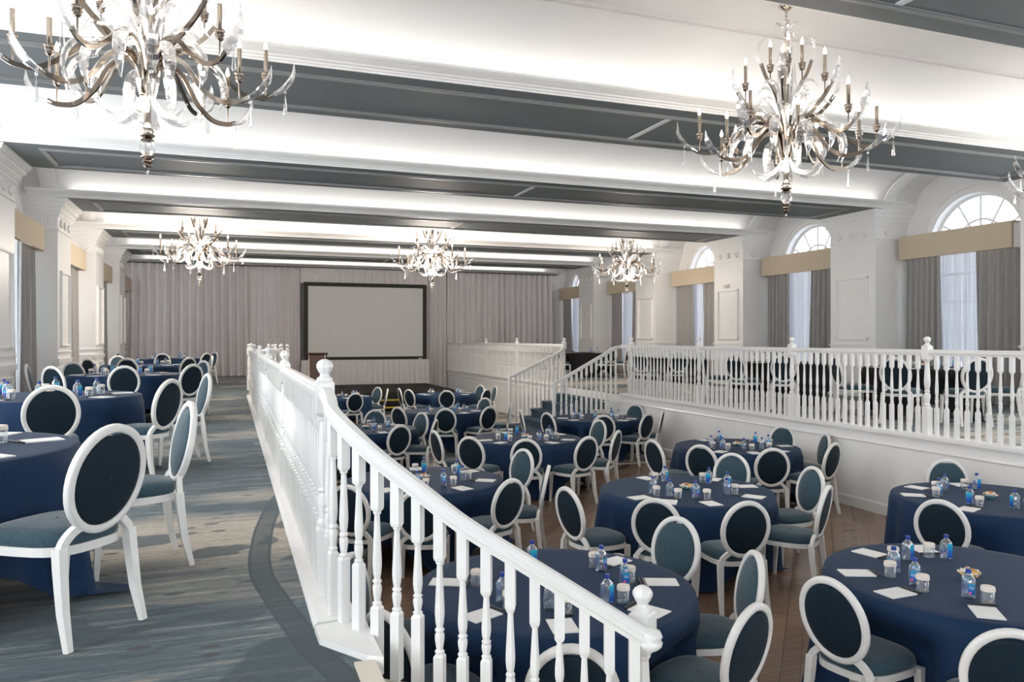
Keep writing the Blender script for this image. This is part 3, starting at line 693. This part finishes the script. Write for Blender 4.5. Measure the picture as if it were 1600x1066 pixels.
# ------------------------------------------------------------------ tables, cloths and settings
TR = .84
def cloth_mesh(seed, rot, seats, mt='navy'):
    """a square cloth over the round top: corners reach the floor; it is pressed in where a chair is pushed up"""
    rg = random.Random(seed); n = 128; half = 1.34; rows = []
    ph = [rg.uniform(0, 6) for _ in range(3)]
    ang = [2 * pi * i / n for i in range(n)]
    for q in (.0, .5, .9, .985): rows.append([(max(q, .004) * TR * cos(a), max(q, .004) * TR * sin(a), .763) for a in ang])
    rows.append([(TR * 1.004 * cos(a), TR * 1.004 * sin(a), .757) for a in ang])
    steps = 9
    for j in range(1, steps + 1):
        row = []
        for a in ang:
            c_ = max(abs(cos(a - rot)), abs(sin(a - rot)))
            L = min(half / c_, 1.80) - TR; t = j / steps; dr = L * t
            corner = max(0, (1 / c_ - 1.12) / .29)
            fold = (.030 * sin(11 * a + ph[0]) + .022 * sin(17 * a + ph[1]) + .016 * sin(7 * a + ph[2])) * min(1, dr / .5)
            down = min(dr, .745)
            out = .02 + .10 * (down / .745) * (.35 + .9 * corner) + max(0, dr - .745) * .9
            r = TR + out + fold * (1 if dr > .05 else dr / .05)
            for sa, sd in seats:
                lat = abs((a - sa + pi) % (2 * pi) - pi)
                if lat < .42:
                    lim = (sd - .535) / cos(lat); w = min(1, max(0, (down - .10) / .14)) * min(1, max(0, (.42 - lat) / .10))
                    if r > lim: r += (lim - r) * w
            row.append((r * cos(a), r * sin(a), max(.008, .757 - down * (.985))))
        rows.append(row)
    return MB().grid(rows, 0, True, True).mesh('tablecloth', mt)
def cloth_rot(seats):
    """turn of the square cloth whose corners keep clear of the chairs"""
    best = (-1, 0)
    for i in range(45):
        r = i * pi / 90
        m_ = min([min(abs((r + pi / 4 + k * pi / 2 - a + pi) % (2 * pi) - pi) for k in range(4)) for a, _ in seats] or [1])
        best = max(best, (m_, r))
    return best[1]
TOP = MB().lathe([(TR - .005, .725), (TR, .73), (TR, .748), (TR - .005, .752)], 48, sm=False).mesh('table_top', 'dark')
LEG = MB().sweep([(0, .32, .72), (0, .36, .02)], rect(.03, .03), up=(1, 0, 0)).sweep([(0, .30, .03), (0, .52, .0)], rect(.03, .02), up=(1, 0, 0)).mesh('leg', 'dark')
# setting pieces
def rsq(w, r, n=3):
    out = []
    for cx, cy, a0 in ((1, 1, 0), (-1, 1, 1), (-1, -1, 2), (1, -1, 3)):
        for i in range(n): 
            a = (a0 + i / (n - 1)) * pi / 2; out.append((cx * (w - r) + r * cos(a), cy * (w - r) + r * sin(a)))
    return out
def stack(levels, mi=0, sm=True):
    mb = MB(); rows = [[(x, y, z) for x, y in rsq(w, r)] for w, r, z in levels]; mb.grid(rows, mi, sm, True)
    mb.add(rows[0], [list(range(12))[::-1]]); mb.add(rows[-1], [list(range(12))]); return mb
BOT = stack([(.024, .008, 0), (.029, .010, .005), (.030, .010, .05), (.030, .010, .108), (.027, .012, .120), (.016, .012, .136), (.0125, .0123, .142), (.0125, .0123, .150)]).mesh('bottle', 'plastic')
CAP = MB().lathe([(.0150, .146), (.0155, .150), (.0155, .166), (.0145, .169)], 14).mesh('bottle_cap', 'cap')
lb = MB()
w_ = .0307
lb.add([(-w_ * .65, -w_, .030), (w_ * .65, -w_, .030), (w_ * .65, -w_, .090), (-w_ * .65, -w_, .090)], [(0, 1, 2, 3)])
lf = MB()
lf.add([(w_ * .75, w_, .014), (-w_ * .75, w_, .014), (-w_ * .75, w_, .112), (w_ * .75, w_, .112)], [(0, 1, 2, 3)])
LAB = lb.mesh('bottle_label', 'label'); LAB2 = lf.mesh('back_label', 'label')
tc = bpy.data.curves.new('lettering', 'FONT'); tc.body = 'FIJI'; tc.size = .021; tc.extrude = .0002; tc.align_x = 'CENTER'; tc.space_character = 1.05; tc.materials.append(M['letter'])
_t = bpy.data.objects.new('lettering', tc); LET = bpy.data.meshes.new_from_object(_t); bpy.data.objects.remove(_t)
GLS = MB().lathe([(.0370, .0), (.0375, .004), (.0345, .086), (.031, .090), (0, .091)], 18).lathe([(.0355, .001), (.0330, .080), (0, .082)], 18).mesh('tumbler', 'glass')
PCP = MB().lathe([(.0362, .070), (.0378, .070), (.0372, .090), (.034, .096), (.018, .099), (0, .0995)], 18, sm=False).mesh('paper_cap', 'papercap')
PAD = MB().box(-.07, .07, -.105, .105, 0, .006).mesh('notepad', 'paper')
BND = MB().box(-.0705, .0705, .090, .1055, 0, .0068).mesh('binding', 'ink')
PEN = MB().sweep([(-.07, 0, .006), (.06, 0, .006), (.07, 0, .006)], circ(.005, 6), up=(0, 0, 1), scale=[1, 1, .3]).mesh('pen', 'ink')
BWL = MB().lathe([(.030, 0), (.034, .004), (.052, .018), (.066, .040), (.063, .040), (.048, .020), (.028, .008), (0, .007)], 20).mesh('sweet_bowl', 'tealglass')
cd = MB(); rg = random.Random(3)
for i in range(22):
    a = rg.uniform(0, 2 * pi); r = .052 * sqrt(rg.random()); z = .030 + .026 * (1 - r / .055) + rg.uniform(0, .008); t = rg.uniform(0, pi)
    p = Vector((r * cos(a), r * sin(a), z)); d = Vector((cos(t), sin(t), rg.uniform(-.4, .5))).normalized() * .019
    cd.sweep([p - d, p - d * .45, p, p + d * .45, p + d], circ(.011, 6), sm=False, scale=[.95, .35, 1.0, .35, .95])
CND = cd.mesh('wrapped_sweets', 'candy')

def sector_names(lv):
    plus, minus = {'S': ('wall', 'aisle'), 'L': ('railing', 'window'), 'R': ('window', 'railing')}[lv]
    return [plus + ' side', 'stage-and-%s corner' % plus, 'stage side', 'stage-and-%s corner' % minus, minus + ' side', 'near %s corner' % minus, 'near side', 'near %s corner' % plus]
TABLES = [  # level, x, y, name, cloth, chairs (angle, distance of the back), extra settings
 ('S', 4.36, 3.54, 'first table, middle row', 1, [(-173, 1.22), (-134, 1.42)], [150, 62, 105]),
 ('S', 6.73, 5.24, 'first table, wall row', 2, [(-157, 1.32), (57, 1.22)], [150, -110, 105]),
 ('S', 4.28, 6.60, 'second table, middle row', 0, [(-133, 1.38), (-103, 1.39), (-167, 1.46), (-9, 1.37), (-54, 1.30), (36, 1.42)], [95]),
 ('S', 6.68, 9.03, 'second table, wall row', 3, [(-144, 1.40), (-110, 1.45), (-20, 1.22), (-66, 1.34), (23, 1.30), (-172, 1.45)], [95]),
 ('S', 1.86, 4.31, 'first table, aisle row', 1, [(26, 1.37), (-16, 1.22), (-62, 1.24), (-110, 1.33), (-153, 1.26), (158, 1.22)], [95]),
 ('S', 1.95, 8.04, 'second table, aisle row', 2, [(23, 1.45), (-29, 1.30), (-66, 1.30), (-105, 1.44), (-134, 1.34)], [85]),
 ('S', 4.22, 10.88, 'third table, middle row', 0, [(-142, 1.45), (-111, 1.47), (-77, 1.46), (16, 1.48), (-43, 1.40), (-176, 1.42)], [95]),
 ('S', 6.62, 13.30, 'third table, wall row', 3, [(-159, 1.28), (-111, 1.25), (-71, 1.25), (27, 1.30), (-36, 1.22), (170, 1.45)], []),
 ('S', 4.24, 15.70, 'fourth table, middle row', 1, [(-145, 1.37), (-104, 1.45), (-66, 1.39), (36, 1.45), (-25, 1.40)], []),
 ('S', 2.16, 13.04, 'third table, aisle row', 2, [(28, 1.22), (-33, 1.20), (-76, 1.27), (74, 1.45)], []),
 ('S', 5.61, 20.60, 'fifth table, middle row', 0, [(-104, 1.35), (-54, 1.38), (28, 1.35), (0, 1.42), (-152, 1.30), (178, 1.26)], []),
 ('S', 2.70, 20.50, 'fourth table, aisle row', 3, [(-82, 1.40), (-4, 1.22), (34, 1.35)], []),
 ('L', -1.62, 4.72, 'first table by the aisle', 1, [(-38, 1.40), (15, 1.40)], [-85, 62, 130]),
 ('L', -1.70, 8.75, 'second table by the aisle', 2, [(-78, 1.50), (-33, 1.36), (15, 1.48)], [-125, 165, 95]),
 ('L', -1.58, 13.70, 'third table by the aisle', 0, [(-84, 1.45), (-122, 1.45), (-171, 1.30), (130, 1.42), (-46, 1.48), (40, 1.45)], []),
 ('L', -1.75, 18.40, 'fourth table by the aisle', 3, [(-132, 1.35), (118, 1.40), (-98, 1.30), (-45, 1.30), (10, 1.35)], []),
 ('L', -1.60, 23.80, 'fifth table by the aisle', 1, [(165, 1.40), (-95, 1.20), (-42, 1.30), (35, 1.40)], []),
 ('R', 9.95, 8.85, 'first table behind the railing', 2, [(-153, 1.36), (157, 1.30), (-108, 1.28), (-60, 1.30)], []),
 ('R', 9.70, 11.85, 'second table behind the railing', 0, [(-126, 1.50), (-160, 1.40), (150, 1.40)], []),
 ('R', 9.75, 15.70, 'third table behind the railing', 1, [(-150, 1.40), (-115, 1.45)], []),
 ('R', 10.60, 22.20, 'fourth table behind the railing', 3, [(-155, 1.38), (-80, 1.45), (-40, 1.40)], []),
]
LV = {'S': FLOOR + .011, 'L': 0.0, 'R': ZR}
def pick(names, used, ang):
    order = sorted(range(8), key=lambda i: abs((ang - i * 45 + 180) % 360 - 180))
    for i in order:
        if i not in used: used.add(i); return names[i]
    return names[order[0]]
for lv, tx, ty_, nm, cl, chairs, extra in TABLES:
    z = LV[lv] if ty_ < 12.5 or lv != 'S' else FLOOR
    pol = [(radians(a), d) for a, d in chairs]
    t_ = thing('banquet_table', 'round banquet table under a %s cloth, %s' % ('black' if lv == 'R' else 'navy', nm), 'table', (tx, ty_, z), 0, 'round banquet tables')
    ob('table_top', TOP, t_)
    for i in range(4): ob('leg', LEG, t_, (0, 0, 0), pi / 4 + i * pi / 2)
    hue = 'black' if lv == 'R' else 'navy'
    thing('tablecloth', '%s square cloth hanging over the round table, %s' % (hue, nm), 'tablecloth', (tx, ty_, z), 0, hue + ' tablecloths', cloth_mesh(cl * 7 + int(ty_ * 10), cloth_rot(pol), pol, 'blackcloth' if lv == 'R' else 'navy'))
    names = sector_names(lv); used = set(); used2 = set(); zt = z + .763
    seats = []
    for a, d in chairs:
        nmz = pick(names, used, a); ar = radians(a)
        bx, by = tx + d * cos(ar), ty_ + d * sin(ar); f = ar + pi + radians(random.uniform(-6, 6))
        ox, oy = bx + .275 * cos(f), by + .275 * sin(f)
        chair(ox, oy, z, f - pi / 2, 'white oval-back chair with teal seat, %s of %s' % (nmz, nm), 'oval-back chairs')
        seats.append((a, nmz))
    for a in extra: seats.append((a, pick(names, used, a)))
    far = ty_ > 12
    for a, nmz in seats:
        ar = radians(a + random.uniform(-4, 4)); jt = random.uniform(-.2, .2)
        def at(r, s_): return (tx + r * cos(ar) - s_ * sin(ar), ty_ + r * sin(ar) + s_ * cos(ar), zt)
        rot = ar + pi / 2
        p_ = thing('notepad', 'white notepad on the %s cloth, %s of %s' % (hue, nmz, nm), 'notepad', at(.66, 0), rot + jt, 'white notepads', PAD)
        ob('binding', BND, p_)
        if not far: thing('pen', 'black pen beside the notepad, %s of %s' % (nmz, nm), 'pen', at(.535, .01), rot + jt * 1.5 + .1, 'black pens', PEN)
        g_ = thing('tumbler', 'upturned tumbler with paper cap, %s of %s' % (nmz, nm), 'glass', at(.475, .035), random.uniform(0, 6), 'upturned tumblers', GLS)
        ob('paper_cap', PCP, g_)
        b_ = thing('water_bottle', 'clear blue-capped water bottle, %s of %s' % (nmz, nm), 'bottle', at(.425, -.055), rot + random.choice((0, .4, -.5, pi / 2, -pi / 2, pi)), 'water bottles', BOT)
        ob('bottle_cap', CAP, b_); ob('bottle_label', LAB, b_); ob('back_label', LAB2, b_)
        if not far:
            o = ob('lettering', LET, b_, (0, -.0312, .060)); o.rotation_euler = (pi / 2, 0, 0)
    if lv == 'S' or ty_ < 10:
        bw = thing('sweet_bowl', 'small teal glass bowl at the middle of the %s' % nm, 'bowl', (tx, ty_, zt), 0, 'sweet bowls', BWL)
        o = thing('wrapped_sweets', 'heap of wrapped sweets in the glass bowl, %s' % nm, 'sweets', (tx, ty_, zt), random.uniform(0, 6), 'bowls of sweets', CND); o['kind'] = 'stuff'

# ------------------------------------------------------------------ chandeliers
def chandelier_parts():
    D = {}
    tube8 = circ(.013, 6); flat = [(-.017, -.009), (.017, -.009), (.017, .009), (-.017, .009)]
    def horn(pts, w0, up=(0, 1, 0), nn=4):
        pth = catmull(pts, nn); n = len(pth)
        return MB().sweep(pth, [(-.45, -1), (.45, -1), (1, 0), (.45, 1), (-.45, 1), (-1, 0)], 0, False, up=up, scale=[(w0 * 1.15 * .55 * max(.06, sin(pi * (.12 + .88 * i / (n - 1)))), w0 * 1.25 * max(.10, sin(pi * (.12 + .88 * i / (n - 1))))) for i in range(n)])
    # lower tier: rises, dips and lifts again; the candle stands where it lifts
    def arm(pts, nm): return MB().sweep(catmull(pts, 5), flat, up=(0, 1, 0)).mesh(nm, 'nickel'), MB().sweep(catmull(pts, 5), flat, up=(0, 1, 0)).mesh(nm, 'darknickel')
    low = [(.03, 0, .66), (.08, 0, .86), (.20, 0, .955), (.36, 0, .93), (.52, 0, .80), (.68, 0, .695), (.82, 0, .69), (.90, 0, .73)]
    low2 = [(.03, 0, .60), (.07, 0, .78), (.17, 0, .87), (.29, 0, .81), (.40, 0, .65), (.54, 0, .545), (.68, 0, .54), (.76, 0, .57)]
    mid = [(.03, 0, .78), (.12, 0, .88), (.28, 0, 1.00), (.42, 0, 1.13), (.50, 0, 1.24)]
    up_ = [(.02, 0, .90), (.06, 0, 1.10), (.12, 0, 1.30), (.19, 0, 1.42), (.24, 0, 1.56)]
    D['low'] = arm(low, 'metal_arm'); D['low2'] = arm(low2, 'metal_arm'); D['mid'] = arm(mid, 'metal_arm'); D['up'] = arm(up_, 'metal_arm')
    D['h_low'] = horn([(.86, 0, .705), (.97, 0, .78), (1.05, 0, .90), (1.06, 0, 1.02)], .036).mesh('crystal_horn', 'crystal')
    D['h_low2'] = horn([(.72, 0, .55), (.83, 0, .60), (.91, 0, .70), (.93, 0, .80)], .034).mesh('crystal_horn', 'crystal')
    D['h_mid'] = horn([(.47, 0, 1.20), (.545, 0, 1.32), (.56, 0, 1.42), (.53, 0, 1.50)], .032).mesh('crystal_horn', 'crystal')
    D['h_up'] = horn([(.22, 0, 1.50), (.27, 0, 1.64), (.25, 0, 1.76), (.19, 0, 1.82)], .030).mesh('crystal_horn', 'crystal')
    D['sickle'] = horn([(.34, 0, .93), (.46, 0, .90), (.53, 0, .80), (.54, 0, .66), (.50, 0, .56)], .036).mesh('crystal_sickle', 'crystal')
    D['sickle2'] = horn([(.12, 0, .90), (.24, 0, 1.02), (.36, 0, 1.03), (.45, 0, .93)], .034).mesh('crystal_sickle', 'crystal')
    D['petal'] = horn([(.04, 0, .58), (.12, 0, .46), (.25, 0, .42), (.36, 0, .50)], .034).mesh('crystal_petal', 'crystal')
    D['petal2'] = horn([(.05, 0, 1.10), (.14, 0, 1.30), (.24, 0, 1.34), (.32, 0, 1.24)], .026).mesh('crystal_petal', 'crystal')
    D['crown'] = horn([(.015, 0, 1.80), (.03, 0, 1.90), (.09, 0, 1.95), (.12, 0, 1.92)], .02).mesh('crystal_petal', 'crystal')
    def candle(bulb_h):
        cup = MB().lathe([(.006, -.14), (.006, -.01), (.022, .0), (.028, .012), (.022, .022), (.034, .034), (.026, .044), (.036, .056), (.036, .066), (.016, .070)], 12).mesh('candle_cup', 'darknickel')
        tub = MB().lathe([(.0165, .066), (.0165, .245), (.010, .250)], 10).mesh('candle_tube', 'nickel')
        blb = MB().lathe([(.007, .248), (.014, .262), (.016, .276), (.010, .300), (.003, .320), (0, .326)], 10).mesh('candle_bulb', 'bulb')
        return cup, tub, blb
    D['candle'] = candle(0)
    D['stem'] = MB().lathe([(.030, .30), (.045, .33), (.030, .36), (.024, .40), (.024, .62), (.045, .66), (.045, .72), (.022, .78), (.018, 1.10), (.030, 1.14), (.018, 1.18), (.015, 1.50), (.028, 1.53), (.014, 1.57), (.012, 1.80), (.02, 1.83), (.008, 1.86)], 14, sm=True).mesh('stem', 'nickel')
    D['spear'] = MB().lathe([(.003, .58), (.030, .70), (.032, .80), (.012, 1.06), (.002, 1.12)], 6, sm=False).mesh('crystal_spear', 'crystal')
    D['finial'] = MB().lathe([(.0, .055), (.014, .06), (.028, .075), (.018, .09), (.038, .105), (.026, .125), (.046, .135), (.046, .145), (.024, .15)], 14, sm=False).mesh('finial', 'darknickel')
    D['collar'] = MB().lathe([(.024, .255), (.050, .262), (.030, .28), (.052, .292), (.052, .302), (.03, .31)], 14, sm=False).mesh('collar', 'darknickel')
    D['ball'] = MB().lathe([(.022, .15), (.045, .17), (.056, .20), (.045, .235), (.024, .257)], 10, sm=False).lathe([(0, .012), (.010, .02), (.013, .028), (.008, .038), (0, .046)], 8, sm=False).mesh('crystal_ball', 'crystal')
    D['drop'] = MB().lathe([(0, -.215), (.012, -.21), (.017, -.195), (.008, -.10), (.003, -.055), (0, -.05)], 6, sm=False).lathe([(0, -.045), (.009, -.035), (.011, -.028), (.006, -.015), (0, -.01)], 8).mesh('crystal_drop', 'crystal')
    ch = MB(); z = 1.84; i = 0
    while z < 2.08:
        pts = [(0 if i % 2 else .012 * cos(a), .012 * cos(a) if i % 2 else 0, z + .022 + .022 * sin(a)) for a in [2 * pi * q / 8 for q in range(8)]]
        ch.sweep(pts, circ(.0035, 4), closed=True, up=(1, 0, 0) if i % 2 else (0, 1, 0)); z += .034; i += 1
    D['chain'] = ch.mesh('chain', 'nickel')
    D['canopy'] = MB().lathe([(.006, 2.06), (.022, 2.07), (.045, 2.085), (.070, 2.10), (.075, 2.115), (.060, 2.125), (.060, 2.14)], 18).mesh('canopy', 'nickel')
    return D
CD = chandelier_parts()
ZCH = 2.53
def chandelier(x, y, label, rot, glow=60):
    c_ = thing('chandelier', label, 'chandelier', (x, y, ZCH), rot, 'candle chandeliers')
    for nm in ('stem', 'finial', 'collar', 'chain', 'canopy'): ob(nm, CD[nm], c_)
    ob('crystal_ball', CD['ball'], c_)
    def candle(par, r, z):
        for nm, me in zip(('candle_cup', 'candle_tube', 'candle_bulb'), CD['candle']): ob(nm, me, par, (r, 0, z))
    for i in range(6):
        a = 2 * pi * i / 6
        m_ = ob('metal_arm', CD['low'][i % 2], c_, (0, 0, 0), a); ob('crystal_horn', CD['h_low'], m_); candle(m_, .84, .825); ob('crystal_drop', CD['drop'], m_, (.99, 0, .79))
        m_ = ob('metal_arm', CD['low2'][(i + 1) % 2], c_, (0, 0, 0), a + pi / 6); ob('crystal_horn', CD['h_low2'], m_); candle(m_, .69, .68); ob('crystal_drop', CD['drop'], m_, (.77, 0, .56))
        ob('crystal_sickle', CD['sickle'], c_, (0, 0, 0), a + .17); ob('crystal_sickle', CD['sickle2'], c_, (0, 0, 0), a + .35)
        ob('crystal_petal', CD['petal'], c_, (0, 0, 0), a + .26); ob('crystal_sickle', CD['sickle'], c_, (0, 0, -.06), a + .75)
        ob('crystal_sickle', CD['sickle2'], c_, (0, 0, .10), a + .80)
        m_ = ob('metal_arm', CD['mid'][i % 2], c_, (0, 0, 0), a + .30); ob('crystal_horn', CD['h_mid'], m_)
        if i % 2 == 0 or i == 3: candle(m_, .42, 1.26)
        ob('crystal_petal', CD['petal2'], c_, (0, 0, 0), a + .6)
    for i in range(4):
        a = 2 * pi * i / 4 + .5
        m_ = ob('metal_arm', CD['up'][i % 2], c_, (0, 0, 0), a); ob('crystal_horn', CD['h_up'], m_); candle(m_, .15, 1.47)
        ob('crystal_spear', CD['spear'], c_, (.06 * cos(a), .06 * sin(a), 0)); ob('crystal_spear', CD['spear'], c_, (.09 * cos(a + .8), .09 * sin(a + .8), .42))
        ob('crystal_petal', CD['crown'], c_, (0, 0, 0), a)
    pl = bpy.data.lights.new('chandelier_glow', 'POINT'); pl.energy = glow; pl.color = (1, .90, .79); pl.shadow_soft_size = .5
    o = bpy.data.objects.new('chandelier_glow', pl); COL.objects.link(o); o.location = (x, y, ZCH + .62)
YF, YFF = BC0 - PITCH / 2, BC0 + 2.5 * PITCH
chandelier(-.57, YF, 'large crystal and nickel candle chandelier over the tables of the carpeted aisle', .12)
chandelier(5.20, YF, 'large crystal and nickel candle chandelier over the sunken wood floor', .50)
chandelier(9.88, YF, 'crystal chandelier close to the window wall with only its horn tips in view', .70)
chandelier(-.66, YFF, 'distant candle chandelier in front of the aisle drape', .3, 300)
chandelier(4.85, YFF, 'distant candle chandelier in front of the projection screen', .9, 300)
chandelier(10.45, YFF, 'distant candle chandelier beside the window-wall pillars', .0, 110)
